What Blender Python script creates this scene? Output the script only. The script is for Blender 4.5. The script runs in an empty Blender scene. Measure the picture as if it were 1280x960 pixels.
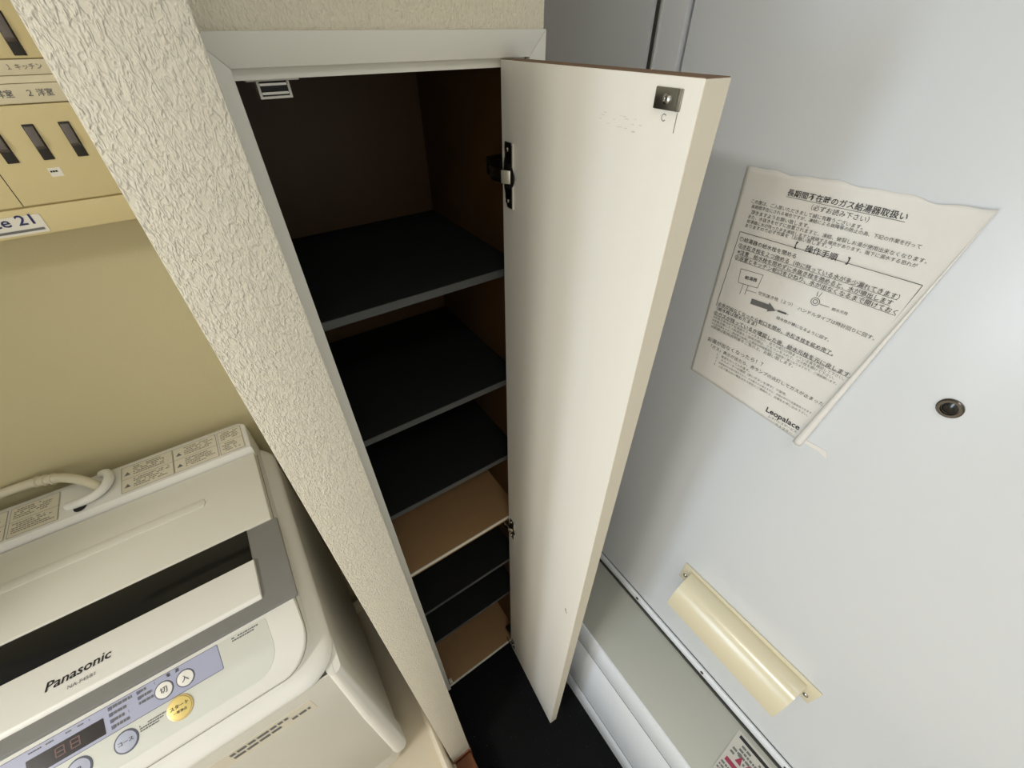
import bpy, bmesh, math, random
from mathutils import Vector, Matrix
random.seed(7)
S = bpy.context.scene
H = 1.62                       # camera height above the entrance floor; all coordinates below are relative to the lens
# ------------------------------------------------------------------ camera
cam_d = bpy.data.cameras.new('camera'); cam = bpy.data.objects.new('camera', cam_d)
S.collection.objects.link(cam); S.camera = cam
cam_d.sensor_width = 36.0; cam_d.lens = 36.0 * 518.1 / 1280.0
cam_d.clip_start = 0.01; cam_d.clip_end = 50
R = math.radians
cam.matrix_world = Matrix.Translation((0, 0, H)) @ Matrix.Rotation(R(-33.88), 4, 'Z') @ Matrix.Rotation(R(49.461), 4, 'X') @ Matrix.Rotation(R(-.365), 4, 'Z')
# ------------------------------------------------------------------ world, daylight, exposure
W = bpy.data.worlds.new('sky'); S.world = W; W.use_nodes = True
W.node_tree.nodes['Background'].inputs[0].default_value = (.80, .88, 1, 1)
W.node_tree.nodes['Background'].inputs[1].default_value = 1.0
def area(name, loc, target, sx, sy, power, col):
    l = bpy.data.lights.new(name, 'AREA'); l.shape = 'RECTANGLE'; l.size = sx; l.size_y = sy; l.energy = power; l.color = col
    o = bpy.data.objects.new(name, l); S.collection.objects.link(o)
    o.location = (loc[0], loc[1], loc[2] + H)
    d = Vector(target) - Vector(loc)
    o.rotation_euler = d.to_track_quat('-Z', 'Y').to_euler()
    return o
area('window_daylight', (-4.32, .03, -.64), (0, .03, -.64), .66, 1.62, 37, (.76, .88, 1.0))
area('ceiling_lamp_light', (-1.5, -.25, .66), (-1.5, -.25, -1), .30, .30, 19.5, (1.0, .965, .915))
area('entrance_fill_light', (-.05, -.45, .66), (-.05, -.45, -1), .20, .20, 1.9, (.97, .98, 1.0))  # added fill, lifts the shadow on the entrance door
V = S.view_settings
S.display_settings.display_device = 'sRGB'
V.view_transform = 'Standard'; V.look = 'None'; V.gamma = 1; V.exposure = 0.07; V.use_curve_mapping = False

# ------------------------------------------------------------------ materials
def lin(c):
    return tuple(((v/255)/12.92 if v/255 <= .04045 else ((v/255+.055)/1.055)**2.4) for v in c)
MATS = {}
def mat(name, rgb, rough=.5, metal=0, spec=.5, noise=0, nscale=40, bump=0, bscale=200, coat=0, aniso=(1, 1, 1), emit=0, detail=3):
    m = bpy.data.materials.new(name); m.use_nodes = True; nt = m.node_tree; b = nt.nodes['Principled BSDF']
    c = (*lin(rgb), 1)
    b.inputs['Base Color'].default_value = c; b.inputs['Roughness'].default_value = rough; b.inputs['Metallic'].default_value = metal
    b.inputs['Specular IOR Level'].default_value = spec; b.inputs['Coat Weight'].default_value = coat
    if emit:
        b.inputs['Emission Color'].default_value = c; b.inputs['Emission Strength'].default_value = emit
    if noise or bump:
        tc = nt.nodes.new('ShaderNodeTexCoord'); mp = nt.nodes.new('ShaderNodeMapping'); mp.inputs['Scale'].default_value = aniso
        nt.links.new(tc.outputs['Object'], mp.inputs[0])
    if noise:
        n = nt.nodes.new('ShaderNodeTexNoise'); n.inputs['Scale'].default_value = nscale; n.inputs['Detail'].default_value = detail
        nt.links.new(mp.outputs[0], n.inputs['Vector'])
        r = nt.nodes.new('ShaderNodeMix'); r.data_type = 'RGBA'
        r.inputs[6].default_value = tuple(v*(1-noise) for v in c[:3]) + (1,); r.inputs[7].default_value = tuple(min(1, v*(1+noise)) for v in c[:3]) + (1,)
        nt.links.new(n.outputs[0], r.inputs[0]); nt.links.new(r.outputs[2], b.inputs['Base Color'])
    if bump:
        n = nt.nodes.new('ShaderNodeTexNoise'); n.inputs['Scale'].default_value = bscale; n.inputs['Detail'].default_value = 2
        nt.links.new(mp.outputs[0], n.inputs['Vector'])
        bp = nt.nodes.new('ShaderNodeBump'); bp.inputs['Strength'].default_value = bump; bp.inputs['Distance'].default_value = .002
        nt.links.new(n.outputs[0], bp.inputs['Height']); nt.links.new(bp.outputs[0], b.inputs['Normal'])
    MATS[name] = m
    return m
def wallpaper(name, rgb, dist, strength=1.0, scale=1.0):
    """embossed vinyl wallpaper: short vertical worm-like ridges"""
    m = mat(name, rgb, rough=.55, spec=.35); nt = m.node_tree; b = nt.nodes['Principled BSDF']
    tc = nt.nodes.new('ShaderNodeTexCoord'); mp = nt.nodes.new('ShaderNodeMapping'); mp.inputs['Scale'].default_value = (1, 1, .48)
    nt.links.new(tc.outputs['Object'], mp.inputs[0])
    def M(op, a, b_=None, c_=None):
        n = nt.nodes.new('ShaderNodeMath'); n.operation = op
        for k, v in enumerate((a, b_, c_)):
            if v is None: continue
            if isinstance(v, (int, float)): n.inputs[k].default_value = v
            else: nt.links.new(v, n.inputs[k])
        return n.outputs[0]
    def N(sc, det, dis=0):
        n = nt.nodes.new('ShaderNodeTexNoise'); n.inputs['Scale'].default_value = sc*scale; n.inputs['Detail'].default_value = det; n.inputs['Distortion'].default_value = dis
        nt.links.new(mp.outputs[0], n.inputs['Vector']); return n.outputs['Fac']
    a_ = N(420, 1.0, .4); b2 = N(620, 1.5, .3); fine = N(1700, 2)
    ridge = M('SUBTRACT', 1, M('MINIMUM', M('MULTIPLY', M('ABSOLUTE', M('SUBTRACT', a_, .5)), 8.0), 1))
    blob = M('SMOOTH_MAX', M('MULTIPLY', M('SUBTRACT', b2, .47), 4.0), 0, .2)
    ad2 = nt.nodes.new('ShaderNodeMath'); ad2.operation = 'MULTIPLY_ADD'; ad2.inputs[1].default_value = .30
    nt.links.new(fine, ad2.inputs[0]); nt.links.new(M('ADD', M('MULTIPLY', ridge, .55), blob), ad2.inputs[2])
    bp = nt.nodes.new('ShaderNodeBump'); bp.inputs['Strength'].default_value = strength; bp.inputs['Distance'].default_value = dist
    nt.links.new(ad2.outputs[0], bp.inputs['Height']); nt.links.new(bp.outputs[0], b.inputs['Normal'])
    return m
wallpaper('paper_near', (220, 213, 196), .00065, .9, 1.0)
wallpaper('paper_wall', (226, 217, 194), .0006, .8, 1.0)
mat('room_wall', (242, 242, 240), rough=.7, bump=.1, bscale=300)
mat('alcove_wall', (212, 201, 160), rough=.7, bump=.15, bscale=300)
mat('white_trim', (222, 220, 208), rough=.45)
mat('door_white', (238, 235, 227), rough=.38, noise=.02, nscale=60, aniso=(1, 1, .05))
mat('door_edge', (220, 211, 192), rough=.5)
mat('raw_wood_edge', (118, 92, 66), rough=.8, noise=.2, nscale=300)
mat('brown_board', (72, 47, 20), rough=.55, noise=.12, nscale=30, aniso=(1, 1, .15))
mat('brown_top', (158, 124, 86), rough=.5, noise=.08, nscale=60)
mat('shelf_black', (18, 19, 19), rough=.8, spec=.3, noise=.15, nscale=300)
mat('shelf_edge', (62, 64, 64), rough=.5)
mat('edge_white', (226, 222, 210), rough=.4)
mat('chrome', (190, 188, 182), rough=.22, metal=1)
mat('dark_metal', (96, 92, 84), rough=.3, metal=1)
mat('steel_plate', (168, 166, 156), rough=.33, metal=1, noise=.1, nscale=400)
mat('black_hole', (12, 12, 12), rough=.6)
mat('plastic_white', (214, 210, 198), rough=.4)
mat('entrance_white', (222, 226, 231), rough=.27, spec=.5, bump=.02, bscale=12)
mat('frame_grey', (222, 225, 230), rough=.35)
mat('frame_shadow', (60, 60, 56), rough=.6)
mat('aluminium', (216, 218, 220), rough=.25, metal=.6)
mat('grey_top', (176, 178, 170), rough=.5)
mat('box_white', (240, 245, 252), rough=.35)
mat('cream_plastic', (228, 220, 192), rough=.22, spec=.6)
mat('paper', (236, 234, 229), rough=.7, noise=.02, nscale=60)
mat('ink', (38, 38, 40), rough=.8)
mat('paper_ink', (60, 60, 62), rough=.8)
mat('sticker_ink', (150, 144, 128), rough=.8)
mat('seam_line', (150, 144, 128), rough=.7)
mat('ink_grey', (112, 112, 112), rough=.8)
mat('print_pale', (196, 194, 188), rough=.8)
fm = mat('floor_black', (12, 13, 15), rough=.85, spec=.2, bump=.3, bscale=600)
_nt = fm.node_tree; _tc = _nt.nodes.new('ShaderNodeTexCoord'); _n = _nt.nodes.new('ShaderNodeTexNoise'); _n.inputs['Scale'].default_value = 240; _n.inputs['Detail'].default_value = 2
_r = _nt.nodes.new('ShaderNodeValToRGB'); _r.color_ramp.elements[0].position = .70; _r.color_ramp.elements[0].color = (*lin((12, 13, 15)), 1); _r.color_ramp.elements[1].position = .76; _r.color_ramp.elements[1].color = (*lin((92, 92, 92)), 1)
_nt.links.new(_tc.outputs['Object'], _n.inputs['Vector']); _nt.links.new(_n.outputs['Fac'], _r.inputs[0]); _nt.links.new(_r.outputs[0], _nt.nodes['Principled BSDF'].inputs['Base Color'])
mat('hall_wood', (206, 184, 152), rough=.35, noise=.15, nscale=40, aniso=(.1, 1, 1))
mat('base_brown', (122, 76, 50), rough=.45, noise=.15, nscale=60, aniso=(1, 1, .2))
mat('washer_body', (238, 237, 231), rough=.35, spec=.5)
mat('washer_lid', (226, 224, 213), rough=.42)
mat('washer_lip', (242, 241, 236), rough=.35)
mat('washer_grey', (134, 134, 132), rough=.45)
mat('washer_glass', (13, 16, 22), rough=.12, spec=.45)
mat('washer_panel', (222, 224, 216), rough=.35)
mat('blue_strip', (168, 172, 198), rough=.4)
mat('blue_line', (92, 94, 112), rough=.5)
mat('blue_button', (176, 182, 202), rough=.35)
mat('gold_button', (230, 208, 132), rough=.3, metal=.3)
mat('gold_rim', (214, 190, 130), rough=.3, metal=.3)
mat('white_button', (238, 236, 230), rough=.35)
mat('display', (26, 18, 20), rough=.2)
mat('display_red', (96, 54, 50), rough=.4)
mat('sticker_pale', (224, 218, 200), rough=.6)
mat('pan_plastic', (228, 216, 192), rough=.35)
mat('hose_white', (224, 216, 192), rough=.45)
mat('breaker_cream', (220, 204, 154), rough=.4)
mat('breaker_strip', (224, 214, 184), rough=.5)
mat('breaker_slot', (30, 27, 22), rough=.6)
mat('toggle_grey', (98, 90, 86), rough=.5)
mat('label_white', (232, 228, 216), rough=.6)
mat('label_blue', (44, 48, 100), rough=.7)
mat('red_print', (150, 52, 78), rough=.7)
mat('ceiling_white', (240, 238, 232), rough=.8)
mat('lamp_glow', (255, 240, 214), rough=.6, emit=1.5)
mat('scuff', (212, 201, 182), rough=.7)

# ------------------------------------------------------------------ mesh helpers
class MB:
    def __init__(s): s.bm = bmesh.new()
    def box(s, x0, x1, y0, y1, z0, z1, bev=0, seg=2):
        t = bmesh.new(); bmesh.ops.create_cube(t, size=1)
        for v in t.verts:
            v.co = (x0+(v.co.x+.5)*(x1-x0), y0+(v.co.y+.5)*(y1-y0), z0+(v.co.z+.5)*(z1-z0))
        if bev: bmesh.ops.bevel(t, geom=t.edges[:], offset=bev, segments=seg, affect='EDGES', profile=.5)
        return s.add(t)
    def add(s, t, M=None):
        if M is not None: bmesh.ops.transform(t, matrix=M, verts=t.verts)
        me = bpy.data.meshes.new('tmp'); t.to_mesh(me); t.free(); s.bm.from_mesh(me); bpy.data.meshes.remove(me)
        return s
    def addmesh(s, me, M=None):
        t = bmesh.new(); t.from_mesh(me)
        return s.add(t, M)
    def poly(s, pts):
        s.bm.faces.new([s.bm.verts.new(p) for p in pts]); return s
    def prism(s, pts, d, bev=0, seg=2):
        """polygon pts (3D, planar) extruded by vector d"""
        t = bmesh.new(); d = Vector(d)
        a = [t.verts.new(p) for p in pts]; b = [t.verts.new(Vector(p)+d) for p in pts]
        n = len(a)
        t.faces.new(a[::-1]); t.faces.new(b)
        for i in range(n): t.faces.new((a[i], a[(i+1) % n], b[(i+1) % n], b[i]))
        bmesh.ops.recalc_face_normals(t, faces=t.faces[:])
        if bev: bmesh.ops.bevel(t, geom=t.edges[:], offset=bev, segments=seg, affect='EDGES', profile=.5)
        return s.add(t)
    def lathe(s, prof, axis_o, axis_d, n=24):
        """prof: (radius, height) along axis_d from axis_o"""
        t = bmesh.new(); d = Vector(axis_d).normalized(); u = d.orthogonal().normalized(); w = d.cross(u)
        rings = []
        for r, h in prof:
            c = Vector(axis_o) + d*h
            rings.append([t.verts.new(c + (u*math.cos(2*math.pi*i/n) + w*math.sin(2*math.pi*i/n))*max(r, 1e-5)) for i in range(n)])
        for a, b in zip(rings, rings[1:]):
            for i in range(n): t.faces.new((a[i], a[(i+1) % n], b[(i+1) % n], b[i]))
        t.faces.new(rings[0][::-1]); t.faces.new(rings[-1])
        bmesh.ops.recalc_face_normals(t, faces=t.faces[:])
        return s.add(t)
    def tube(s, path, rad, n=12):
        t = bmesh.new(); P = [Vector(p) for p in path]; rings = []
        up = Vector((0, 0, 1))
        for i, p in enumerate(P):
            d = (P[min(i+1, len(P)-1)] - P[max(i-1, 0)]).normalized()
            u = d.cross(up)
            if u.length < 1e-3: u = d.cross(Vector((1, 0, 0)))
            u.normalize(); w = d.cross(u)
            r = rad(i) if callable(rad) else rad
            rings.append([t.verts.new(p + (u*math.cos(2*math.pi*k/n) + w*math.sin(2*math.pi*k/n))*r) for k in range(n)])
        for a, b in zip(rings, rings[1:]):
            for k in range(n): t.faces.new((a[k], a[(k+1) % n], b[(k+1) % n], b[k]))
        t.faces.new(rings[0][::-1]); t.faces.new(rings[-1])
        bmesh.ops.recalc_face_normals(t, faces=t.faces[:])
        return s.add(t)
    def loft(s, secs, n=8):
        """stack of rounded rectangles (z, x0, x1, y0, y1, r)"""
        t = bmesh.new(); rings = []
        for z, x0, x1, y0, y1, r in secs:
            ring = []
            for cx, cy, a0 in ((x1-r, y1-r, 0), (x0+r, y1-r, 90), (x0+r, y0+r, 180), (x1-r, y0+r, 270)):
                for k in range(n+1):
                    a = math.radians(a0 + 90*k/n); ring.append(t.verts.new((cx+r*math.cos(a), cy+r*math.sin(a), z)))
            rings.append(ring)
        m = len(rings[0])
        for a, b in zip(rings, rings[1:]):
            for k in range(m): t.faces.new((a[k], a[(k+1) % m], b[(k+1) % m], b[k]))
        t.faces.new(rings[0][::-1]); t.faces.new(rings[-1])
        bmesh.ops.recalc_face_normals(t, faces=t.faces[:])
        return s.add(t)
    def build(s, name, m, parent=None, smooth=False, angle=35):
        me = bpy.data.meshes.new(name)
        bmesh.ops.translate(s.bm, vec=(0, 0, H), verts=s.bm.verts)
        # object origin: centre of the piece
        vs = [v.co for v in s.bm.verts]
        c = Vector([(min(v[i] for v in vs)+max(v[i] for v in vs))/2 for i in range(3)])
        bmesh.ops.translate(s.bm, vec=-c, verts=s.bm.verts)
        if smooth:
            for f in s.bm.faces: f.smooth = True
            for e in s.bm.edges:
                if len(e.link_faces) == 2 and e.calc_face_angle(0) > math.radians(angle): e.smooth = False
        s.bm.to_mesh(me); s.bm.free()
        o = bpy.data.objects.new(name, me); S.collection.objects.link(o)
        me.materials.append(MATS[m])
        wp = Vector((0, 0, 0)); p = parent
        while p is not None: wp += p.location; p = p.parent
        o.location = c - wp
        if parent: o.parent = parent
        return o
def thing(name, loc, label, cat, group=None):
    o = bpy.data.objects.new(name, None); S.collection.objects.link(o); o.empty_display_size = .05
    o.location = (loc[0], loc[1], loc[2]+H); o['label'] = label; o['category'] = cat
    if group: o['group'] = group
    return o
def struct(o): o['kind'] = 'structure'; return o
def tagged(o, label, cat): o['label'] = label; o['category'] = cat; return o
def box(name, m, parent, *a, bev=0, seg=2, smooth=None):
    return MB().box(*a, bev=bev, seg=seg).build(name, m, parent, smooth=bool(bev) if smooth is None else smooth)

def text_mesh(s, bold=0):
    cu = bpy.data.curves.new('txt', 'FONT'); cu.body = s; cu.size = 1; cu.resolution_u = 2; cu.offset = bold
    ob = bpy.data.objects.new('txt', cu); S.collection.objects.link(ob)
    bpy.context.view_layer.update()
    me = bpy.data.meshes.new_from_object(ob.evaluated_get(bpy.context.evaluated_depsgraph_get()))
    bpy.data.objects.remove(ob); bpy.data.curves.remove(cu)
    return me
def write(mb, s, a, b, up, bold=0, hfac=1.0, lift=None, shear=0):
    """text s whose mid-line runs from point a to b; up = direction of the glyph tops; em from length"""
    me = text_mesh(s, bold)
    if not me.vertices: return
    xs = [v.co.x for v in me.vertices]; ys = [v.co.y for v in me.vertices]
    x0, x1 = min(xs), max(xs); y0, y1 = min(ys), max(ys); ym = (y0+y1)/2
    a = Vector(a); b = Vector(b); u = (b-a); L = u.length; u.normalize()
    up = Vector(up); up = (up - u*up.dot(u)).normalized()
    k = L/(x1-x0)
    n = u.cross(up)
    M = Matrix(((u.x*k, up.x*k*hfac, n.x, 0), (u.y*k, up.y*k*hfac, n.y, 0), (u.z*k, up.z*k*hfac, n.z, 0), (0, 0, 0, 1)))
    for v in me.vertices:
        v.co.x += shear*(v.co.y-ym) - x0; v.co.y -= ym; v.co.z = 0
    M = Matrix.Translation(a) @ M
    mb.addmesh(me, M); bpy.data.meshes.remove(me)
def smallprint(mb, o, u, v, w, h, rows, hgt=.55, dens=.75, seed=0, lift=(0, 0, 0)):
    """rows of print too small to read: tiny dashes in a w x h block from o (u right, v down)"""
    rnd = random.Random(seed); o = Vector(o)+Vector(lift); u = Vector(u).normalized(); v = Vector(v).normalized()
    rh = h/rows
    for i in range(rows):
        x = 0; end = w*rnd.uniform(.65, 1)
        while x < end:
            l = rh*rnd.uniform(.4, 1.2)
            if rnd.random() < dens:
                p = o + u*x + v*(i*rh); q = p+u*min(l, end-x)
                mb.poly([p, q, q+v*rh*hgt, p+v*rh*hgt])
            x += l + rh*.18

# ================================================================== THE SETTING
XD = .4965       # inner face of the entrance door
ZF = -1.62       # entrance floor
ZH = -1.53       # hall floor
ZC = .78         # ceiling
struct(box('floor', 'floor_black', None, .0, .60, -.95, .86, ZF-.05, ZF))
struct(box('floor_hall', 'hall_wood', None, -4.3, -.03, -.95, .86, ZF-.05, ZH))
struct(box('trim_2', 'base_brown', None, -.03, .018, -.95, .246, ZF, ZH+.004, bev=.004))
struct(box('ceiling', 'ceiling_white', None, -4.3, .60, -.95, .86, ZC, ZC+.05))
struct(box('wall_back', 'alcove_wall', None, -4.3, .60, .80, .86, ZF, ZC))
struct(box('wall_rear', 'room_wall', None, -4.3, .60, -1.0, -.95, ZF, ZC))
# partition whose end faces the camera, beside the cabinet
struct(box('wall_left', 'paper_near', None, -.0332, .0186, .25, .80, -1.512, ZC, bev=.0012, seg=2))
struct(box('baseboard_left', 'base_brown', None, -.0352, .0206, .247, .80, ZF, -1.512, bev=.0015))
struct(box('wall_alcove', 'room_wall', None, -.80, -.74, .34, .80, ZF, ZC))
# wall over and beside the shoe cabinet
struct(box('wall_front', 'paper_wall', None, .0186, .309, .404, .80, .0, ZC))
struct(box('wall_side', 'paper_wall', None, .302, .309, .404, .80, ZF, .0))
struct(box('wall_recess', 'paper_wall', None, .309, .60, .66, .80, ZF, ZC))
# far wall with the balcony window
fw = struct(MB().box(-4.3, -4.25, .41, .86, ZF, ZC).box(-4.3, -4.25, -1.0, -.31, ZF, ZC).box(-4.3, -4.25, -.31, .41, .18, ZC).box(-4.3, -4.25, -.31, .41, ZF, -1.46).build('wall_far', 'room_wall'))
wn = struct(MB().box(-4.27, -4.24, -.33, -.30, -1.48, .20).box(-4.27, -4.24, .40, .43, -1.48, .20).box(-4.27, -4.24, -.30, .40, .17, .20).box(-4.27, -4.24, -.30, .40, -1.48, -1.45).build('window_1', 'aluminium'))

# entrance wall: steel frame, then the leaf
struct(box('wall_right', 'frame_grey', None, .489, .60, .4367, .66, ZF, ZC))
struct(MB().box(.489, .60, -.95, -.43, ZF, ZC).box(.489, .60, -.43, .4367, .42, ZC).build('wall_door_side', 'frame_grey'))
fr = struct(MB().box(.4925, .56, .392, .4275, ZF, .42).build('trim_3', 'frame_grey'))
box('groove', 'frame_shadow', fr, .4945, .56, .4275, .4367, ZF, .42)
MB().box(.4935, .4955, .4302, .4318, ZF, .42).build('seal_bead', 'frame_shadow', fr)
box('bright_bead', 'aluminium', fr, .4902, .4926, .4245, .4278, ZF, .42, bev=.0008)
box('leaf_gap', 'frame_shadow', fr, .505, .56, .3868, .392, ZF, .42)
leaf = struct(box('door_1', 'entrance_white', None, XD, .54, -.40, .3868, -1.60, .42, bev=.0012))
# peephole
pz = (XD, .0026, -.2716)
pe = MB().lathe([(.0098, 0), (.0098, .0018), (.0088, .0028), (.0066, .0028), (.0062, .0010)], pz, (-1, 0, 0), 32).build('peephole', 'dark_metal', leaf, smooth=True)
MB().lathe([(.0062, .0005), (.0057, .0012), (.0036, .0018), (.0001, .0021)], pz, (-1, 0, 0), 24).build('lens', 'washer_glass', pe, smooth=True)
# mail slot cover: flange plate with ears and a curved hood
fl = MB()
out = [(XD-.0002, .1324, -.790), (XD-.0002, -.1235, -.788), (XD-.0002, -.1235, -.838), (XD-.0002, .1324, -.842)]
fl.prism(out, (-.0028, 0, 0), bev=.0010)
mc = fl.build('mail_slot_cover', 'cream_plastic', leaf, smooth=True)
hb = bmesh.new(); prof = [(.4938, -.7975), (.484, -.7985), (.472, -.803), (.462, -.811), (.4545, -.822), (.4495, -.836), (.447, -.852), (.4465, -.872)]
inn = [(x+.0022, z-.0016) for x, z in prof[:-1]] + [(.4487, -.872)]
def hood(y): return [hb.verts.new((x, y, z)) for x, z in prof] + [hb.verts.new((x, y, z)) for x, z in inn[::-1]]
ra, rb = hood(.114), hood(-.1045)
nn = len(ra)
for i in range(nn): hb.faces.new((ra[i], ra[(i+1) % nn], rb[(i+1) % nn], rb[i]))
for r_ in (ra, rb):
    k = len(prof)
    for i in range(k-1): hb.faces.new((r_[i], r_[i+1], r_[nn-2-i], r_[nn-1-i]))
bmesh.ops.recalc_face_normals(hb, faces=hb.faces[:])
MB().add(hb).build('hood', 'cream_plastic', mc, smooth=True, angle=50)
for y, z in ((.1225, -.8235), (-.1130, -.8215)):
    MB().lathe([(.0042, 0), (.0040, .0016), (.0026, .0026), (.0004, .0028)], (XD-.003, y, z), (-1, 0, 0), 16).build('screw', 'chrome', mc, smooth=True)

# low box along the foot of the door
XB = .364
lb = thing('low_box', (.43, 0, ZF), 'low white metal box with a grey sloping top along the foot of the entrance door', 'box')
Y0, Y1 = -.40, .386
prof = [(XB+.004, ZF), (XB+.004, -1.1365), (XD-.001, -1.077), (XD-.001, ZF)]
MB().prism([(x, Y0, z) for x, z in prof], (0, Y1-Y0, 0)).build('body', 'box_white', lb)
MB().prism([(XB+.003, Y0, -1.1365), (XB+.003, Y0, -1.1335), (XD-.001, Y0, -1.073), (XD-.001, Y0, -1.077)], (0, Y1-Y0, 0), bev=.0008).build('top_panel', 'grey_top', lb, smooth=True)
box('front_rail', 'box_white', lb, XB, XB+.02, Y0, Y1, -1.2302, -1.1330, bev=.0006)
box('front_panel', 'box_white', lb, XB+.0003, XB+.02, Y0, Y1, -1.5205, -1.2330, bev=.0004)
box('base_rail', 'box_white', lb, XB, XB+.02, Y0, Y1, ZF, -1.5232, bev=.0004)
box('joint', 'frame_shadow', lb, XB-.0001, XB+.01, Y0, Y1, -1.2328, -1.2304)
box('joint', 'frame_shadow', lb, XB-.0001, XB+.01, Y0, Y1, -1.5230, -1.5207)
al = MB().box(XD-.006, XD+.0005, Y0, Y1, -1.0700, -1.0475, bev=.0010).build('edge_strip', 'box_white', lb, smooth=True)
box('shadow_gap', 'frame_shadow', al, XD-.0095, XD-.0055, Y0, Y1, -1.0765, -1.0715)
box('shadow_gap', 'frame_shadow', al, XD-.0012, XD+.001, Y0, Y1, -1.0476, -1.0458)
for y in (.1867, .0006, -.1845, -.36):
    MB().lathe([(.0036, 0), (.0034, .0014), (.002, .0022), (.0003, .0023)], (XD-.006, y, -1.0585), (-1, 0, 0), 14).build('screw', 'dark_metal', al, smooth=True)
# warning sticker on the sloping top
tv = Vector((XB-XD, 0, -1.132+1.073)).normalized(); tn = Vector((-tv.z, 0, tv.x)); tn = tn if tn.z > 0 else -tn
def onbox(y, t, l=.0006): return Vector((XD, y, -1.073)) + tv*t + tn*l
st = MB().prism([onbox(-.104, .018, .0002), onbox(-.112, .105, .0002), onbox(-.30, .105, .0002), onbox(-.30, .018, .0002)], tn*.0004).build('warning_sticker', 'print_pale', lb)
b = MB(); b.poly([onbox(-.111, .0225, .0008), onbox(-.111, .0285, .0008), onbox(-.29, .0285, .0008), onbox(-.29, .0225, .0008)]).build('black_band', 'ink', st)
b = MB()
for y, w in ((-.134, .012), (-.150, .012)):
    b.poly([onbox(y+.006, .064, .0008), onbox(y-.006, .064, .0008), onbox(y, .048, .0008)])
b.poly([onbox(-.116, .070, .0008), onbox(-.116, .078, .0008), onbox(-.150, .078, .0008), onbox(-.150, .070, .0008)])
b.build('red_marks', 'red_print', st)
b = MB(); smallprint(b, onbox(-.114, .033, .0008), (0, -1, 0), tv, .15, .03, 4, seed=5); smallprint(b, onbox(-.114, .082, .0008), (0, -1, 0), tv, .15, .02, 3, seed=6)
b.poly([onbox(-.127, .047, .0009), onbox(-.127, .054, .0009), onbox(-.132, .054, .0009), onbox(-.132, .047, .0009)])
b.build('small_print', 'ink_grey', st)

# ================================================================== PAPER NOTICE on the door
nt_ = thing('paper_notice', (XD, .17, -.40), 'crumpled white paper notice with Japanese print stuck to the entrance door', 'notice')
TL, TR, BL, BR = (.2706, -.1158), (.0627, -.1069), (.2550, -.3900), (.0880, -.3965)
def page(u, v):
    y = (TL[0]*(1-u)+TR[0]*u)*(1-v) + (BL[0]*(1-u)+BR[0]*u)*v
    z = (TL[1]*(1-u)+TR[1]*u)*(1-v) + (BL[1]*(1-u)+BR[1]*u)*v
    return y, z
pb = bmesh.new(); NU, NV = 44, 52; g = []
def lift(u, v):
    w = .0004 + .00025*(math.sin(7*u+3*v)+1) + .0006*max(0, 1-v*9)*(.6+.4*math.sin(23*u+1.5))
    w += .0042*max(0, (u-.72)/.28)**2*(1-.55*v)
    return w
for j in range(NV+1):
    v = j/NV; row = []
    for i in range(NU+1):
        u = i/NU; y, z = page(u, v)
        if j == 0: z += .0010*math.sin(19*u)+.0007*math.sin(43*u+1) - .0035*math.exp(-((u-.80)/.09)**2)
        row.append(pb.verts.new((XD-lift(u, v), y, z)))
    # the curl: a roll at the loose right edge, fuller towards the bottom
    y, z = page(1, v); x = XD-lift(1, v); r = .0003+.0056*v**1.3
    for k in range(1, 15):
        a = k/14*math.radians(470); rr = r*(1-.35*k/14)
        row.append(pb.verts.new((x - r + rr*math.cos(a), y - rr*math.sin(a), z + .0008*k*v*.4)))
    g.append(row)
for j in range(NV):
    for i in range(len(g[0])-1): pb.faces.new((g[j][i], g[j][i+1], g[j+1][i+1], g[j+1][i]))
bmesh.ops.recalc_face_normals(pb, faces=pb.faces[:])
sheet = MB().add(pb).build('sheet', 'paper', nt_, smooth=True, angle=80)
sheet.modifiers.new('thickness', 'SOLIDIFY').thickness = .00012
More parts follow.
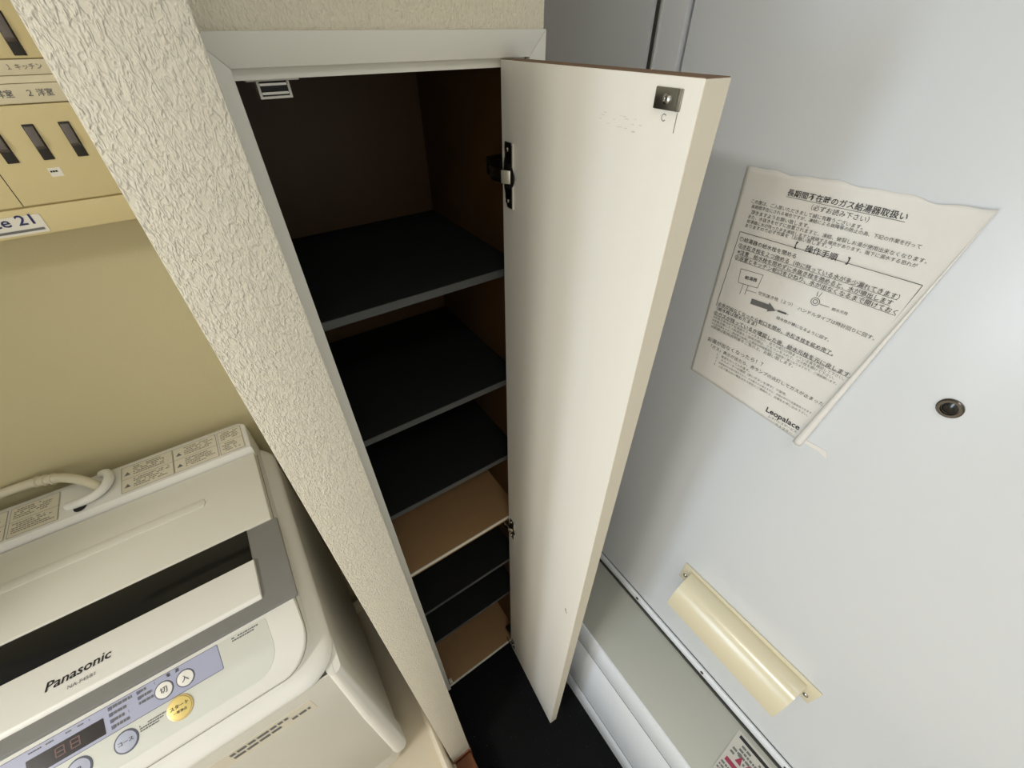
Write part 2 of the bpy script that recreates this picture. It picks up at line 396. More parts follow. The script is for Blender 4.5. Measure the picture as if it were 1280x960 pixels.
# torn scrap and tape left under the roll
sc = MB(); sc.prism([(XD-.0003, .0915, -.3905), (XD-.0003, .0585, -.3885), (XD-.0003, .0545, -.3990), (XD-.0003, .0575, -.3975), (XD-.0003, .0665, -.3945), (XD-.0003, .0905, -.3960)], (-.0004, 0, 0)).build('torn_scrap', 'paper', nt_)
LINES = [
 ('長期間不在時のガス給湯器取扱い', .2186, -.1301, .1130, -.1266, .012), ('（必ずお読み下さい）', .1908, -.1381, .1391, -.1365, 0),
 ('この度は、ご入居いただきまして誠に有難うございます。', .2527, -.1472, .1404, -.1440, 0),
 ('長期間不在にされる場合ですが、凍結による故障等の防止の為、下記の作業を行って', .2506, -.1525, .0922, -.1463, 0),
 ('頂きますようお願い致します。', .2488, -.1583, .1850, -.1559, 0),
 ('また、水抜きをせずに放置されますと、凍結、破裂しお湯が使用出来なくなります。', .2502, -.1635, .0823, -.1560, 0),
 ('給湯器に水が残ったまま凍結しますと破損する場合があります。階下に漏水する恐れが', .2498, -.1685, .0867, -.1618, 0),
 ('ありますので必ず作業を（お願い致します。）', .2501, -.1735, .1570, -.1685, 0),
 ('【　操作手順　】', .1902, -.1772, .1370, -.1762, .006),
 ('①給湯器の給水栓を閉める', .2507, -.1893, .1843, -.1880, .006),
 ('②水抜き栓を２つ弛める（中に残っている水が多少漏れてきます）', .2495, -.1968, .0845, -.1920, .006),
 ('※注意　給水栓を閉めずに水抜き栓を弛めると、水が噴出します', .2479, -.2040, .0864, -.1990, .006),
 ('③浴室とキッチン蛇口をひねり、水が出なくなるまで開けておく', .2489, -.2108, .0791, -.2055, .006),
 ('給湯器', .2282, -.2298, .2134, -.2280, .012), ('空気抜き栓（２つ）', .2062, -.2412, .1662, -.2389, 0),
 ('給水元栓', .1295, -.2262, .1143, -.2249, 0), ('ハンドルタイプは時計回りに回す。', .1594, -.2399, .0824, -.2370, 0),
 ('給水栓が横になるように回す。', .1760, -.2600, .1167, -.2590, 0),
 ('④水が出なくなったら蛇口を閉め、水抜き栓を締め完了。', .2488, -.2750, .1062, -.2711, .006),
 ('（給水栓は閉めたまま）', .2486, -.2818, .1933, -.2797, .006),
 ('⑤ガスが残っているか確認した後、給水元栓を元に戻します。', .2501, -.2890, .0801, -.2846, .006),
 ('お湯が出なくなったら！？', .2454, -.3290, .1665, -.3245, 0),
 ('「ガス」表示が出たら、赤ランプの点灯してガスが止まった', .2382, -.3371, .0878, -.3325, 0),
 ('Leopalace', .1383, -.3815, .0950, -.3795, .02), ('レオパレスサービス', .1318, -.3880, .0956, -.3860, 0)]
ink = MB()
def nx(y, z):
    # depth of the sheet at a print position
    v = min(1, max(0, (-.112-z)/.281)); u = min(1, max(0, (.2650-.012*v-y)/(.205-.03*v)))
    return XD - lift(u, v) - .0007
for s, ya, za, yb, zb, bo in LINES:
    write(ink, s, (nx(ya, za), ya, za), (nx(yb, zb), yb, zb), (0, 0, 1), bold=bo)
def seg(mb, a, b, w):
    A = Vector((nx(*a), *a)); B = Vector((nx(*b), *b)); d = (B-A).normalized(); n = Vector((0, -d.z, d.y))*w/2
    mb.poly([A-n, B-n, B+n, A+n])
for a, b in (((.2534, -.1820), (.0750, -.1754)), ((.0750, -.1754), (.0815, -.2830)), ((.2534, -.1820), (.2505, -.2790))): seg(ink, a, b, .0006)
for a, b in (((.2186, -.1345), (.1130, -.1310)), ((.2480, -.1998), (.0850, -.1950)), ((.2470, -.2072), (.0870, -.2022)), ((.2480, -.2140), (.0790, -.2087)), ((.2490, -.2780), (.1062, -.2740)), ((.2495, -.2920), (.0801, -.2876))): seg(ink, a, b, .0004)
for a, b in (((.2367, -.2221), (.2092, -.2196)), ((.2092, -.2196), (.2097, -.2365)), ((.2097, -.2365), (.2340, -.2390)), ((.2340, -.2390), (.2367, -.2221)),
             ((.2270, -.2385), (.2270, -.2520)), ((.2210, -.2380), (.2210, -.2500)), ((.2210, -.2440), (.2085, -.2425)), ((.1420, -.2265), (.1323, -.2259)), ((.1450, -.2140), (.1462, -.2200)), ((.1490, -.2145), (.1482, -.2200)), ((.1807, -.2523), (.1655, -.2514))): seg(ink, a, b, .0005)
for r_ in (.0022, .0042):
    for k in range(16):
        a0, a1 = k*math.pi/8, (k+1)*math.pi/8
        seg(ink, (.1470+r_*math.cos(a0), -.2258+r_*math.sin(a0)), (.1470+r_*math.cos(a1), -.2258+r_*math.sin(a1)), .0006)
ink.build('printed_text', 'paper_ink', sheet)
gp = MB()
def tri(mb, pts): mb.poly([(nx(y, z), y, z) for y, z in pts])
tri(gp, [(.2110, -.2510), (.1900, -.2495), (.1900, -.2470), (.1800, -.2535), (.1890, -.2585), (.1890, -.2560), (.2105, -.2580)])
tri(gp, [(.1780, -.2510), (.1680, -.2502), (.1680, -.2526), (.1780, -.2534)])
gp.build('arrow_print', 'ink_grey', sheet)
sp = MB()
for t_, ya, za, yb, zb in (('※水抜き後は必ず給湯器のスイッチを切り、全ての蛇口が閉まっている事を確認して下さい。', .2490, -.2950, .0850, -.2915), ('※水抜き後にガス給湯器をご使用の際は、リモコンを入れて、ガス栓を開けて下さい。', .2487, -.2998, .0930, -.2965),
  ('※上記作業をせずに凍結等で破損した場合は修理費用をご負担頂く事になりますので、ご確認願います。', .2479, -.3046, .0880, -.3010), ('※詳細は取扱説明書をご覧の上、お願い致します。', .2475, -.3094, .1350, -.3070),
  ('１．電源を切って入れ直す。', .2265, -.3440, .1777, -.3428), ('２．ガスメーターの確認（赤いボタンを押す）で復帰。', .2256, -.3492, .1263, -.3465),
  ('３．復帰後約三分間お待ち下さい。その間ガスは使えません。点検が終わり次第使用できます', .2252, -.3546, .0931, -.3510), ('４．上記で直らない場合はガス会社にご連絡の上、点検をお申し込み下さい。', .2252, -.3600, .0945, -.3562), ('０１２０－', .1200, -.3930, .0990, -.3918)):
    write(sp, t_, (nx(ya, za), ya, za), (nx(yb, zb), yb, zb), (0, 0, 1))
sp.build('small_print', 'ink_grey', sheet)

# ================================================================== SHOE CABINET
cb = thing('shoe_cabinet', (.165, .53, -1.52), 'tall narrow built-in shoe cabinet with its white door swung open', 'cabinet')
xl, xr, yf, yb, zt, zb = .0392, .2885, .4060, .6610, -.0265, -1.5000
box('side_panel', 'brown_board', cb, xl-.016, xl, yf, yb+.006, zb-.016, -.0005)
box('side_panel', 'brown_board', cb, xr, xr+.013, yf, yb+.006, zb-.016, -.0005)
box('back_panel', 'brown_board', cb, xl, xr, yb, yb+.006, zb-.016, -.0005)
tp = box('top_panel', 'brown_board', cb, xl, xr, yf+.001, yb, zt, -.0005)
box('edge_band', 'white_trim', tp, xl, xr, yf-.001, yf+.001, zt, -.0005)
bp_ = box('bottom_panel', 'brown_top', cb, xl, xr, yf+.001, yb, zb-.014, zb)
box('edge_band', 'edge_white', bp_, xl, xr, yf-.001, yf+.001, zb-.014, zb)
fx = box('fixed_shelf', 'brown_top', cb, xl, xr, yf+.001, yb, -.7920, -.7780)
box('edge_band', 'edge_white', fx, xl, xr, yf-.001, yf+.001, -.7840, -.7780)
for z in (-.2260, -.4065, -.5845, -.9690, -1.1480):
    sh = box('shelf', 'brown_board', cb, xl+.0008, xr-.0008, yf+.004, yb-.001, z-.0110, z-.0012)
    box('edge_band', 'shelf_edge', sh, xl+.0008, xr-.0008, yf+.0025, yf+.004, z-.0105, z-.0008)
    box('shelf_mat', 'shelf_black', sh, xl+.001, xr-.001, yf+.0032, yb-.001, z-.0012, z)
# mitred white frame round the opening (three pieces)
tf = struct(thing('trim_1', (.165, .405, -1.5), 'white mitred frame round the shoe cabinet opening', 'trim'))
del tf['label'], tf['category']
xo, xi, xj, xp, zo, zi = .0205, .0397, .2905, .3092, .0003, -.0196
y0, dy = .3995, (0, .0090, 0)
MB().prism([(xo, y0, zo), (xp, y0, zo), (xj, y0, zi), (xi, y0, zi)], dy, bev=.0006).build('trim_piece', 'white_trim', tf, smooth=True)
MB().prism([(xo, y0, zo), (xi, y0, zi), (xi, y0, -1.514), (xo, y0, -1.514)], dy, bev=.0006).build('trim_piece', 'white_trim', tf, smooth=True)
MB().prism([(xp, y0, zo), (xp, y0, -1.514), (xj, y0, -1.514), (xj, y0, zi)], dy, bev=.0006).build('trim_piece', 'white_trim', tf, smooth=True)
# open door: local frame, origin at the inner hinge edge
hp = Vector((.2588, .4010, 0)); dd = Vector((-.0184, -.2310, 0)).normalized(); dn = Vector((-dd.y, dd.x, 0)); DW, DT = .2318, .0205
if dn.x < 0: dn = -dn
def D(a, t, z): return hp + dd*a + dn*t + Vector((0, 0, z))     # a along width, t through thickness (0 = inner face)
dzt, dzb = -.0205, -1.5350
dr = MB().prism([D(0, 0, dzb), D(DW, 0, dzb), D(DW, DT, dzb), D(0, DT, dzb)], (0, 0, dzt-dzb), bev=.0006).build('door', 'door_white', cb, smooth=True)
MB().prism([D(DW-.0001, .0004, dzb+.0005), D(DW+.0006, .0004, dzb+.0005), D(DW+.0006, DT-.0004, dzb+.0005), D(DW-.0001, DT-.0004, dzb+.0005)], (0, 0, dzt-dzb-.001)).build('edge_band', 'door_edge', dr)
MB().prism([D(.0006, .0006, dzt-.0002), D(DW, .0006, dzt-.0002), D(DW, DT-.0006, dzt-.0002), D(.0006, DT-.0006, dzt-.0002)], (0, 0, .0005)).build('raw_top_edge', 'raw_wood_edge', dr)
# strike plate
sa, sz = .2090, -.0315
sk = MB().prism([D(sa-.0105, -.0001, sz+.0056), D(sa+.0105, -.0001, sz+.0056), D(sa+.0105, -.0001, sz-.0056), D(sa-.0105, -.0001, sz-.0056)], -dn*.0012, bev=.0005).build('strike_plate', 'steel_plate', dr, smooth=True)
MB().prism([D(sa+.0080, -.0012, sz+.0054), D(sa+.0088, -.0012, sz+.0054), D(sa+.0088, -.0012, sz-.0054), D(sa+.0080, -.0012, sz-.0054)], -dn*.0008).build('raised_lip', 'chrome', dr)
MB().lathe([(.0029, 0), (.0027, .0008), (.0016, .0013), (.0014, .0007)], D(sa-.0003, -.0013, sz), -dn, 18).build('screw', 'chrome', dr, smooth=True)
sm = MB()
def dline(a0, z0, a1, z1, w):
    A, B = D(a0, -.00015, z0), D(a1, -.00015, z1); d = (B-A).normalized(); n = d.cross(dn)*w/2
    sm.poly([A-n, B-n, B+n, A+n])
dline(sa+.0088, sz-.0062, sa+.0088, sz-.0165, .0005)
for k in range(10):
    a0, a1 = math.radians(40+28*k), math.radians(40+28*(k+1)); dline(sa-.001+.0018*math.cos(a0), sz-.0095+.0018*math.sin(a0), sa-.001+.0018*math.cos(a1), sz-.0095+.0018*math.sin(a1), .0005)
sm.build('pencil_mark', 'ink_grey', dr)
sm = MB(); rs = random.Random(3)
for k in range(16):
    a = .135+rs.random()*.055; z = -.0440-rs.random()*.008; dline(a, z, a+rs.uniform(.001, .004), z+rs.uniform(-.0004, .0004), .0003)
sm.build('scuff_mark', 'scuff', dr)
sm = MB()
for (a0, z0, a1, z1) in ((.2055, -.776, .2068, -.783), (.2068, -.783, .2105, -.787)): dline(a0, z0, a1, z1, .0022)
sm.build('chip_mark', 'ink', dr)
# concealed hinges
for hz in (-.1150, -.7980, -1.4840):
    hg = bpy.data.objects.new('hinge', None); S.collection.objects.link(hg); hg.parent = cb; hg.empty_display_size = .02
    base = D(.018, 0, hz); hg.location = Vector((base.x, base.y, base.z+H)) - cb.location
    pl = [(.0085, .031), (.0215, .031), (.0225, .029), (.0225, -.029), (.0215, -.031), (.0125, -.031), (.0095, -.026), (.0085, -.018), (.0060, -.012), (.0048, 0), (.0060, .012), (.0085, .018), (.0078, .026)]
    MB().prism([D(a, -.0001, hz+z) for a, z in pl], -dn*.0016, bev=.0004).build('plate', 'dark_metal', hg, smooth=True)
    MB().lathe([(.0115, 0), (.0115, .0010), (.0095, .0014), (.0088, .0004)], D(.0165, -.0015, hz), -dn, 28).build('cup', 'black_hole', hg, smooth=True)
    MB().prism([D(.0224, -.0001, hz+.031), D(.0242, -.0001, hz+.031), D(.0242, -.0001, hz-.031), D(.0224, -.0001, hz-.031)], -dn*.0010).build('plate_rim', 'plastic_white', hg)
    for q in (-1, 1):
        MB().lathe([(.0026, 0), (.0024, .001), (.0008, .0016)], D(.0135, -.0016, hz+q*.0245), -dn, 12).build('screw', 'chrome', hg, smooth=True)
    arm = [D(.0205, -.0020, 0), D(.0120, -.0085, 0), D(-.004, -.0105, 0), D(-.012, -.0090, 0), D(-.012, -.0065, 0), D(-.004, -.0080, 0), D(.0110, -.0062, 0), D(.0190, -.0005, 0)]
    MB().prism([p+Vector((0, 0, hz-.0065)) for p in arm], (0, 0, .0130), bev=.0006).build('arm', 'chrome', hg, smooth=True)
    MB().box(xr-.0260, xr-.0005, .412, .440, hz-.0090, hz+.0090, bev=.001).build('mounting_block', 'dark_metal', hg, smooth=True)
# magnetic catch under the top panel
ct = MB().box(.0480, .0850, .4160, .4300, zt-.0018, zt-.0001, bev=.0004).build('magnetic_catch', 'plastic_white', cb, smooth=True)
MB().box(.0545, .0770, .4170, .4182, zt-.0022, zt-.0018).box(.0545, .0562, .4155, .4300, zt-.0112, zt-.0018).box(.0755, .0772, .4155, .4300, zt-.0112, zt-.0018).box(.0545, .0772, .4155, .4300, zt-.0125, zt-.0110).build('housing', 'plastic_white', ct)
box('magnet', 'black_hole', ct, .0562, .0755, .4168, .4290, zt-.0110, zt-.0018)
box('keeper', 'chrome', ct, .0565, .0752, .4160, .4280, zt-.0045, zt-.0030)
box('keeper', 'chrome', ct, .0565, .0752, .4160, .4280, zt-.0100, zt-.0084)
ct2 = box('lower_catch', 'plastic_white', cb, .0430, .0520, .4080, .4200, zb+.0001, zb+.0070, bev=.001)

# ================================================================== WASHING MACHINE
wm = thing('washing_machine', (-.38, .52, -1.47), 'cream top-loading washing machine with dark lid window in the alcove', 'washing machine')
XR, XL = -.1175, -.6430
MB().loft([(-1.465, -.630, -.130, .330, .745, .03), (-1.30, -.640, -.122, .310, .755, .035), (-1.26, -.652, -.108, .294, .764, .04), (-1.20, -.658, -.1010, .288, .766, .045), (-1.0, -.660, -.0985, .2865, .766, .045), (-.76, -.660, -.0985, .2865, .766, .045), (-.668, -.660, -.0985, .2865, .766, .045)]).build('body', 'washer_body', wm, smooth=True)
MB().loft([(-.6690, -.6605, -.0978, .2825, .767, .048), (-.6650, -.6615, -.0966, .2812, .767, .048), (-.6600, -.6605, -.0978, .2820, .767, .048), (-.655, -.657, -.1015, .2860, .7675, .047), (-.6515, -.651, -.1085, .2920, .768, .046), (-.6490, -.6445, -.1165, .2985, .768, .045)]).build('upper_frame', 'washer_body', wm, smooth=True, angle=60)
for xa_, xb_ in ((-.1290, -.0968), (-.6618, -.6300)):
    MB().loft([(-1.235, xa_+.004, xb_-.004, .2880, .335, .010), (-1.222, xa_+.001, xb_-.001, .2835, .336, .013), (-1.20, xa_, xb_, .2812, .337, .014), (-.90, xa_+.004, xb_, .2808, .337, .014), (-.6695, xa_+.0135, xb_, .2812, .337, .0095)]).build('corner_post', 'washer_body', wm, smooth=True)
def zdeck(y):
    P = [(.302, -.6405), (.378, -.6055), (.6935, -.6055), (.6960, -.5860), (.768, -.5805)]
    for (a, za), (b_, zb_) in zip(P, P[1:]):
        if y <= b_: return za + (zb_-za)*max(0, (y-a)/(b_-a))
    return P[-1][1]
dkb = bmesh.new(); rows = []; rc = .046; yA = .3000; yE = .768
ysamp = [(yA+rc*(1-math.cos(R(t))), rc*(1-math.sin(R(t)))) for t in (8, 15, 25, 35, 45, 55, 65, 75, 90)]
ysamp += [(y, 0) for y in (.360, .3775, .40, .55, .6930, .6940, .6950, .6965, .73, .757)] + [(yE-.012*(1-math.sin(R(t))), .012*(1-math.cos(R(t)))) for t in (30, 60, 80)]
for y, ins in ysamp:
    xa, xb, z = XL+ins, XR-ins, zdeck(y); e = .0035
    rows.append([dkb.verts.new(p) for p in ((xa, y, -.664), (xa, y, z-e), (xa+.3*e, y, z-.3*e), (xa+e, y, z), (xb-e, y, z), (xb-.3*e, y, z-.3*e), (xb, y, z-e), (xb, y, -.664))])
for a, b in zip(rows, rows[1:]):
    for k in range(7): dkb.faces.new((a[k], a[k+1], b[k+1], b[k]))
dkb.faces.new(rows[0]); dkb.faces.new(rows[-1][::-1])
bmesh.ops.recalc_face_normals(dkb, faces=dkb.faces[:])
dk = MB().add(dkb).build('top_deck', 'washer_body', wm, smooth=True, angle=40)
path = []
for y, ins in [(.6935, 0), (.60, 0), (.50, 0), (.40, 0)] + ysamp[9:10:-1] + ysamp[8::-1]: path.append(Vector((XR-ins+.0004, y, zdeck(y)-.0042)))
path += [Vector((-p.x+XL+XR, p.y, p.z)) for p in path[::-1]]
MB().tube(path, .0008, 6).build('deck_seam', 'seam_line', wm, smooth=True)
# control surface
cv = Vector((0, .302-.378, -.6405+.6055)).normalized(); cn = Vector((0, -cv.z, cv.y)); cn = cn if cn.z > 0 else -cn
def C(x, y, l=.0):   # point on the sloping control face from its plan position
    t = (y-.378)/cv.y
    return Vector((x, .378, -.6055)) + cv*t + cn*l
def rrect(x0, x1, y0, y1, r, f, l, n=5, rs=None):
    pts = []
    rs = rs or (r, r, r, r)
    for (cx, cy, a0), r_ in zip(((x1, y1, 0), (x0, y1, 90), (x0, y0, 180), (x1, y0, 270)), rs):
        sx = -1 if cx == x1 else 1; sy = -1 if cy == y1 else 1
        for k in range(n+1):
            a = math.radians(a0+90*k/n); pts.append(f(cx+sx*r_+r_*math.cos(a), cy+sy*r_+r_*math.sin(a), l))
    return pts
cp = MB().prism(rrect(-.605, -.1560, .3135, .3745, .02, C, -.001, rs=(.003, .003, .03, .03)), cn*.0016, bev=.0004).build('control_panel', 'washer_panel', wm, smooth=True)
MB().prism(rrect(-.560, -.2140, .3462, .3745, .0015, C, .0003), cn*.0005).build('blue_strip_edge', 'blue_line', cp)
MB().prism(rrect(-.5594, -.2146, .3468, .3739, .0012, C, .0004), cn*.0006).build('blue_strip', 'blue_strip', cp)
dsp = MB().prism(rrect(-.4030, -.3345, .3495, .3655, .0008, C, .0006), cn*.0008).build('display', 'display', cp)
b = MB()
for q, dx in enumerate((-.3790, -.3655)):
    for (x0, x1, y0, y1) in ((0, .009, .3535-.351, .3545-.351), (0, .009, .0065, .0075), (0, .009, .0105, .0115), (0, .0014, .003, .007), (.0076, .009, .003, .007), (0, .0014, .007, .011), (.0076, .009, .007, .011)):
        b.poly([C(dx+x0, .351+y0, .0016), C(dx+x1, .351+y0, .0016), C(dx+x1, .351+y1, .0016), C(dx+x0, .351+y1, .0016)])
b.build('digits', 'display_red', dsp)
def cbutton(name, x, y, r, m, rim=None, hgt=.0016):
    o = C(x, y, .0004)
    if rim:
        p = MB().lathe([(r*1.14, 0), (r*1.12, hgt*.6), (r*1.0, hgt*.7)], o, cn, 28).build(name, rim, cp, smooth=True)
        MB().lathe([(r, 0), (r*.97, hgt), (r*.6, hgt*1.15), (r*.01, hgt*1.2)], o, cn, 28).build('cap', m, p, smooth=True)
    else:
        MB().lathe([(r, 0), (r*.97, hgt), (r*.6, hgt*1.15), (r*.01, hgt*1.2)], o, cn, 28).build(name, m, cp, smooth=True)
cbutton('power_button', -.2531, .3590, .0088, 'white_button', 'blue_line')
cbutton('power_button', -.2756, .3592, .0088, 'white_button', 'blue_line')
cbutton('start_button', -.2650, .3340, .0120, 'gold_button', 'gold_rim', .0024)
cbutton('course_button', -.3190, .3325, .0105, 'blue_button', 'blue_line')
cbutton('course_button', -.3620, .3325, .0105, 'blue_button', 'blue_line')
cbutton('course_button', -.4050, .3325, .0105, 'blue_button', 'blue_line')
pt = MB(); vup = -cv
def ctext(s, x0, x1, y, l, bold=0, hf=1.0): write(pt, s, C(x0, y, l), C(x1, y, l), vup, bold=bold, hfac=hf)
ctext('電　源', -.2705, -.2570, .3712, .0012, .01)
ctext('入', -.2568, -.2494, .3590, .0028); ctext('切', -.2793, -.2719, .3592, .0028)
ctext('スタート', -.2745, -.2555, .3362, .0038, .012); ctext('一時停止', -.2720, -.2580, .3308, .0036, .012)
ctext('コース', -.3262, -.3118, .3325, .0028, .006)
ctext('風', -.3650, -.3590, .3325, .0028)
pt.build('panel_lettering', 'ink', cp)
sp = MB()
for i in range(4):
    smallprint(sp, C(-.3290, .3722-.0062*i, .0013), (1, 0, 0), cv, .024 - .006*(i > 1), .0040, 1, hgt=.8, seed=20+i, dens=.95)
for i in range(3):
    smallprint(sp, C(-.3010, .3722-.0056*i, .0013), (1, 0, 0), cv, .022, .0038, 1, hgt=.8, seed=30+i, dens=.95)
for i in range(4): smallprint(sp, C(-.445, .3705-.006*i, .0013), (1, 0, 0), cv, .032, .004, 1, hgt=.8, seed=40+i)
smallprint(sp, C(-.400, .3715, .0013), (1, 0, 0), cv, .026, .0026, 1, seed=50); smallprint(sp, C(-.368, .3715, .0013), (1, 0, 0), cv, .030, .0026, 1, seed=51)
smallprint(sp, C(-.3055, .3390, .0009), (1, 0, 0), cv, .027, .0078, 3, seed=52, dens=.9)
smallprint(sp, C(-.1980, .3722, .0009), (1, 0, 0), cv, .040, .0060, 2, seed=53, dens=.9)
sp.build('small_print', 'ink_grey', cp)
sq = MB()
for i in range(4): sq.poly([C(-.3290+q, .3722-.0062*i-w, .0015) for q, w in ((0, 0), (.0034, 0), (.0034, .0036), (0, .0036))])
for i in range(2): sq.poly([C(-.3010+q, .3722-.0056*i-w, .0015) for q, w in ((0, 0), (.0034, 0), (.0034, .0034), (0, .0034))])
sq.build('indicator_marks', 'blue_line', cp)
# lid: rear half, grey surround, window, front lip
ld = box('lid', 'washer_lid', wm, XL+.002, XR-.0005, .5245, .6905, -.6060, -.5975, bev=.0022, seg=3)
MB().prism([(-.555, .6100, -.5978), (-.2056, .6100, -.5978), (-.2030, .6185, -.5978), (-.2056, .6270, -.5978), (-.555, .6270, -.5978), (-.5575, .6185, -.5978)], (0, 0, .0016), bev=.0007).build('ridge', 'washer_lid', ld, smooth=True)
gs = box('surround', 'washer_grey', ld, XL+.002, -.1110, .3785, .5245, -.6070, -.6000, bev=.0016)
box('window', 'washer_glass', ld, -.6100, -.1550, .4640, .5243, -.6010, -.5990, bev=.0006)
lp = MB().prism([(-.6080, .3985, -.6030), (-.6080, .3985, -.5990), (-.6080, .4030, -.5955), (-.6080, .4640, -.5950), (-.6080, .4640, -.6030)], (.4555, 0, 0), bev=.0014, seg=3).build('front_lip', 'washer_lip', ld, smooth=True, angle=45)
pt = MB(); write(pt, 'Panasonic', (-.3845, .4300, -.5947), (-.3215, .4320, -.5947), (0, 1, 0), bold=.014, shear=.15); pt.build('brand_lettering', 'ink', ld)
pt = MB(); write(pt, 'NA-F45B1', (-.3632, .4155, -.5947), (-.3370, .4155, -.5947), (0, 1, 0)); pt.build('model_lettering', 'ink_grey', ld)
# information stickers on the rear panel
hn = Vector((0, -.05, .725)).normalized(); hv = Vector((0, -.0725, -.005)).normalized(); hn = hv.cross(Vector((-1, 0, 0))); hn = hn if hn.z > 0 else -hn
def Hm(x, y, l=0): 
    t = (.768-y)/.0725
    return Vector((x, .768-.0725*t, -.5805-.005*t)) + hn*l
for i, (x0, x1, split) in enumerate(((-.3130, -.2385, 2), (-.2370, -.1690, 2), (-.1655, -.1265, 1), (-.4560, -.3960, 1), (-.5200, -.4600, 1))):
    s_ = MB().prism([Hm(x0, .7015, .0001), Hm(x1, .7015, .0001), Hm(x1, .7600, .0001), Hm(x0, .7600, .0001)], hn*.0003).build('info_sticker', 'sticker_pale', wm)
    b = MB()
    for a_, c_ in (((x0, .7015), (x1, .7015)), ((x1, .7015), (x1, .7600)), ((x1, .7600), (x0, .7600)), ((x0, .7600), (x0, .7015)), ((x0, .7310), (x1, .7310))):
        A, B = Hm(*a_, .0006), Hm(*c_, .0006); d = (B-A).normalized(); n = hn.cross(d)*.00035; b.poly([A-n, B-n, B+n, A+n])
    off = .017 if split == 2 else .004
    smallprint(b, Hm(x0+off, .7560, .0006), (1, 0, 0), (0, -1, -.07), x1-x0-off-.004, .021, 5, seed=60+i, dens=.85)
    smallprint(b, Hm(x0+off, .7270, .0006), (1, 0, 0), (0, -1, -.07), x1-x0-off-.004, .021, 5, seed=70+i, dens=.85)
    b.build('small_print', 'sticker_ink', s_)
    if split == 2:
        b = MB()
        for yy in (.7430, .7150): b.poly([Hm(x0+.004, yy-.004, .0007), Hm(x0+.013, yy-.004, .0007), Hm(x0+.0085, yy+.004, .0007)])
        b.build('warning_triangle', 'ink_grey', s_)
# hose outlet in the rear panel
def spline(pts, n=10):
    P = [Vector(p) for p in pts]; P = [P[0]*2-P[1]] + P + [P[-1]*2-P[-2]]; out = []
    for i in range(1, len(P)-2):
        for k in range(n):
            t = k/n; p0, p1, p2, p3 = P[i-1:i+3]
            out.append(.5*((2*p1)+(-p0+p2)*t+(2*p0-5*p1+4*p2-p3)*t*t+(-p0+3*p1-3*p2+p3)*t**3))
    return out + [P[-2]]
MB().tube(spline([(-.3830, .7180, -.5815), (-.3640, .7120, -.5780), (-.3440, .7130, -.5755), (-.3310, .7230, -.5740), (-.3260, .7390, -.5735), (-.3300, .7560, -.5745), (-.3400, .7650, -.5800)]), .0070, 12).build('hose_guide', 'washer_body', wm, smooth=True)
MB().lathe([(.0085, .0003), (.0083, .0010), (.001, .0012)], Hm(-.3680, .7085, .0), hn, 20).build('hose_opening', 'black_hole', wm, smooth=True)
HP = [(-.3400, .7300, -.5850), (-.3480, .7400, -.5740), (-.3620, .7530, -.5660), (-.3850, .7700, -.5620), (-.4120, .7810, -.5620), (-.4450, .7880, -.5640), (-.5000, .7900, -.5680), (-.6000, .7880, -.5740)]
hs = MB().tube(spline(HP), .0076, 14).build('hose', 'hose_white', wm, smooth=True)
for q, yy in ((-.3960, .7755), (-.4060, .7790), (-.4160, .7822)):
    MB().lathe([(.0078, -.0018), (.0094, -.0012), (.0094, .0012), (.0078, .0018)], (q, yy, -.5620), (-1, .36, -.02), 18).build('hose_ring', 'hose_white', wm, smooth=True)
# raised front panel and its sticker
def F(x, z, l=0): return Vector((x, .2680-l, z))
pf = [(x, .2872, z) for x, z in ((-.1060, -.6695), (-.1100, -.80), (-.1180, -1.00), (-.1230, -1.17), (-.1330, -1.205), (-.626, -1.205), (-.640, -1.17), (-.645, -1.0), (-.646, -.6705))]
fp = MB().prism(pf, (0, -.0022, 0), bev=.0006).build('front_panel', 'washer_lid', wm, smooth=True)
fs = MB().prism([(-.1500, .2851, -.7035), (-.2900, .2851, -.7035), (-.2900, .2851, -.7400), (-.1500, .2851, -.7400)], (0, -.0005, 0)).build('front_sticker', 'sticker_pale', wm)
b = MB(); smallprint(b, (-.252, .2842, -.7100), (1, 0, 0), (0, 0, -1), .098, .025, 2, seed=90, dens=.9); b.build('small_print', 'ink_grey', fs)

# drip pan under the washer
pn = thing('washing_machine_pan', (-.38, .47, ZH), 'cream plastic drip pan on the floor under the washing machine', 'pan')
MB().loft([(ZH, -.700, -.052, .180, .780, .03), (-1.502, -.700, -.050, .178, .780, .03)]).build('tray', 'pan_plastic', pn, smooth=True)
rim = bmesh.new(); rings = []
for off, z in ((.0, -1.52), (.0, -1.462), (.004, -1.452), (.010, -1.448), (.017, -1.452), (.021, -1.462), (.023, -1.503)):
    x0, x1, y0_, y1_, r = -.704+off, -.0385-off, .168+off, .786-off, .045-off*.6; ring = []
    for cx, cy, a0 in ((x1-r, y1_-r, 0), (x0+r, y1_-r, 90), (x0+r, y0_+r, 180), (x1-r, y0_+r, 270)):
        for k in range(9):
            a = math.radians(a0+90*k/8); ring.append(rim.verts.new((cx+r*math.cos(a), cy+r*math.sin(a), z)))
    rings.append(ring)
m_ = len(rings[0])
for a, b in zip(rings, rings[1:]):
    for k in range(m_): rim.faces.new((a[k], a[(k+1) % m_], b[(k+1) % m_], b[k]))
bmesh.ops.recalc_face_normals(rim, faces=rim.faces[:])
MB().add(rim).build('rim', 'pan_plastic', pn, smooth=True, angle=60)

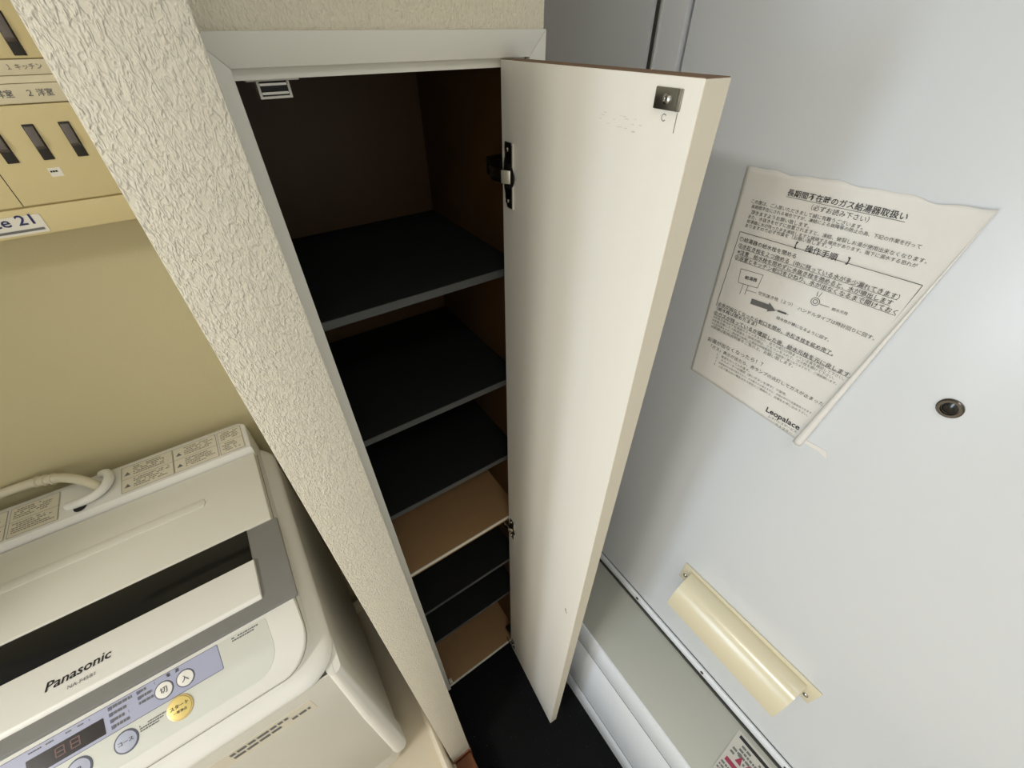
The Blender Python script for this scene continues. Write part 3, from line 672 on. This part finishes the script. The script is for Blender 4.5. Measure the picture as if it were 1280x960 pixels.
# ================================================================== BREAKER PANEL
YB = .720
bk = thing('breaker_panel', (-.24, .80, -.18), 'cream electrical breaker panel on the wall above the washing machine', 'breaker panel')
box('body', 'breaker_cream', bk, -.400, -.074, YB+.004, .7995, -.1840, .200, bev=.004)
box('lower_cover', 'breaker_cream', bk, -.398, -.076, YB, YB+.006, -.1830, -.1530, bev=.002)
cv_ = box('cover', 'breaker_cream', bk, -.398, -.076, YB, YB+.006, -.1515, -.0575, bev=.0015)
box('seam', 'breaker_slot', cv_, -.1872, -.1864, YB-.0002, YB+.003, -.1510, -.1130)
box('label_strip', 'breaker_strip', bk, -.398, -.076, YB-.0008, YB+.006, -.0565, -.0400, bev=.0008)
box('middle_strip', 'breaker_strip', bk, -.398, -.076, YB+.0008, YB+.006, -.0395, -.0335)
box('label_strip', 'breaker_strip', bk, -.398, -.076, YB-.0008, YB+.006, -.0330, -.0205, bev=.0008)
box('upper_cover', 'breaker_cream', bk, -.398, -.076, YB, YB+.006, -.0200, .190, bev=.0015)
for row, (z0, z1) in enumerate(((-.1085, -.0745), (-.0175, .0165))):
    for i in range(7):
        x = (-.1098 if row == 0 else -.1110) - .0300*i
        sw = box('switch', 'breaker_slot', bk, x-.0049, x+.0049, YB-.0012, YB+.004, z0, z1, bev=.0005)
        MB().prism([(x-.0038, YB-.0010, z0+.0105), (x-.0038, YB-.0050, z0+.0140), (x-.0038, YB-.0022, z1-.0020), (x-.0038, YB-.0010, z1-.0020)], (.0076, 0, 0), bev=.0004).build('toggle', 'toggle_grey', sw, smooth=True)
lbq = box('maker_label', 'label_white', bk, -.300, -.1790, YB-.0006, YB+.001, -.1800, -.1600)
pt = MB(); write(pt, 'Leopalace 21', (-.2780, YB-.0010, -.1660), (-.1865, YB-.0010, -.1660), (0, 0, 1), bold=.014, hfac=.85); pt.build('label_lettering', 'label_blue', lbq)
b = MB(); b.poly([(-.295, YB-.001, -.1745), (-.182, YB-.001, -.1745), (-.182, YB-.001, -.1772), (-.295, YB-.001, -.1772)]); b.build('label_line', 'ink_grey', lbq)
tq = box('rating_tag', 'label_white', bk, -.1470, -.1360, YB-.0004, YB+.001, -.1255, -.1165)
b = MB(); smallprint(b, (-.1458, YB-.0008, -.1192), (1, 0, 0), (0, 0, -1), .0085, .003, 1, seed=99, dens=1); b.build('tag_print', 'ink', tq)
pt = MB()
write(pt, '１ キッチン', (-.1270, YB-.0012, -.0262), (-.1000, YB-.0012, -.0262), (0, 0, 1)); write(pt, 'エアコン', (-.1600, YB-.0012, -.0262), (-.1400, YB-.0012, -.0262), (0, 0, 1))
write(pt, '２ 洋室', (-.1240, YB-.0012, -.0478), (-.1030, YB-.0012, -.0478), (0, 0, 1), bold=.01); write(pt, '１ 洋室', (-.1560, YB-.0012, -.0478), (-.1350, YB-.0012, -.0478), (0, 0, 1), bold=.01)
pt.build('strip_lettering', 'ink_grey', bk)

# unseen ceiling lamps: one added over the entrance as fill, then the hall lamp
cl = thing('unseen_ceiling_lamp', (-.05, -.45, ZC), 'small round white ceiling lamp added out of view as fill above the entrance step', 'lamp')
MB().lathe([(.12, 0), (.12, .03), (.11, .035)], (-.05, -.45, ZC), (0, 0, -1), 32).build('base', 'ceiling_white', cl, smooth=True)
MB().lathe([(.11, .035), (.105, .060), (.08, .080), (.03, .092), (.001, .094)], (-.05, -.45, ZC), (0, 0, -1), 32).build('shade', 'lamp_glow', cl, smooth=True)
cl = thing('unseen_ceiling_lamp', (-1.5, -.25, ZC), 'large round white ceiling lamp in the hall beside the washing machine alcove', 'lamp')
MB().lathe([(.17, 0), (.17, .03), (.16, .035)], (-1.5, -.25, ZC), (0, 0, -1), 32).build('base', 'ceiling_white', cl, smooth=True)
MB().lathe([(.16, .035), (.155, .060), (.12, .085), (.05, .098), (.001, .10)], (-1.5, -.25, ZC), (0, 0, -1), 32).build('shade', 'lamp_glow', cl, smooth=True)

for o in S.objects:
    if o.parent and o.name.split('.')[0] in ('small_print', 'panel_lettering', 'strip_lettering', 'printed_text', 'arrow_print', 'indicator_marks', 'scuff_mark', 'pencil_mark', 'red_marks', 'digits', 'warning_triangle', 'brand_lettering', 'model_lettering', 'label_lettering', 'tag_print'):
        o['kind'] = 'stuff'
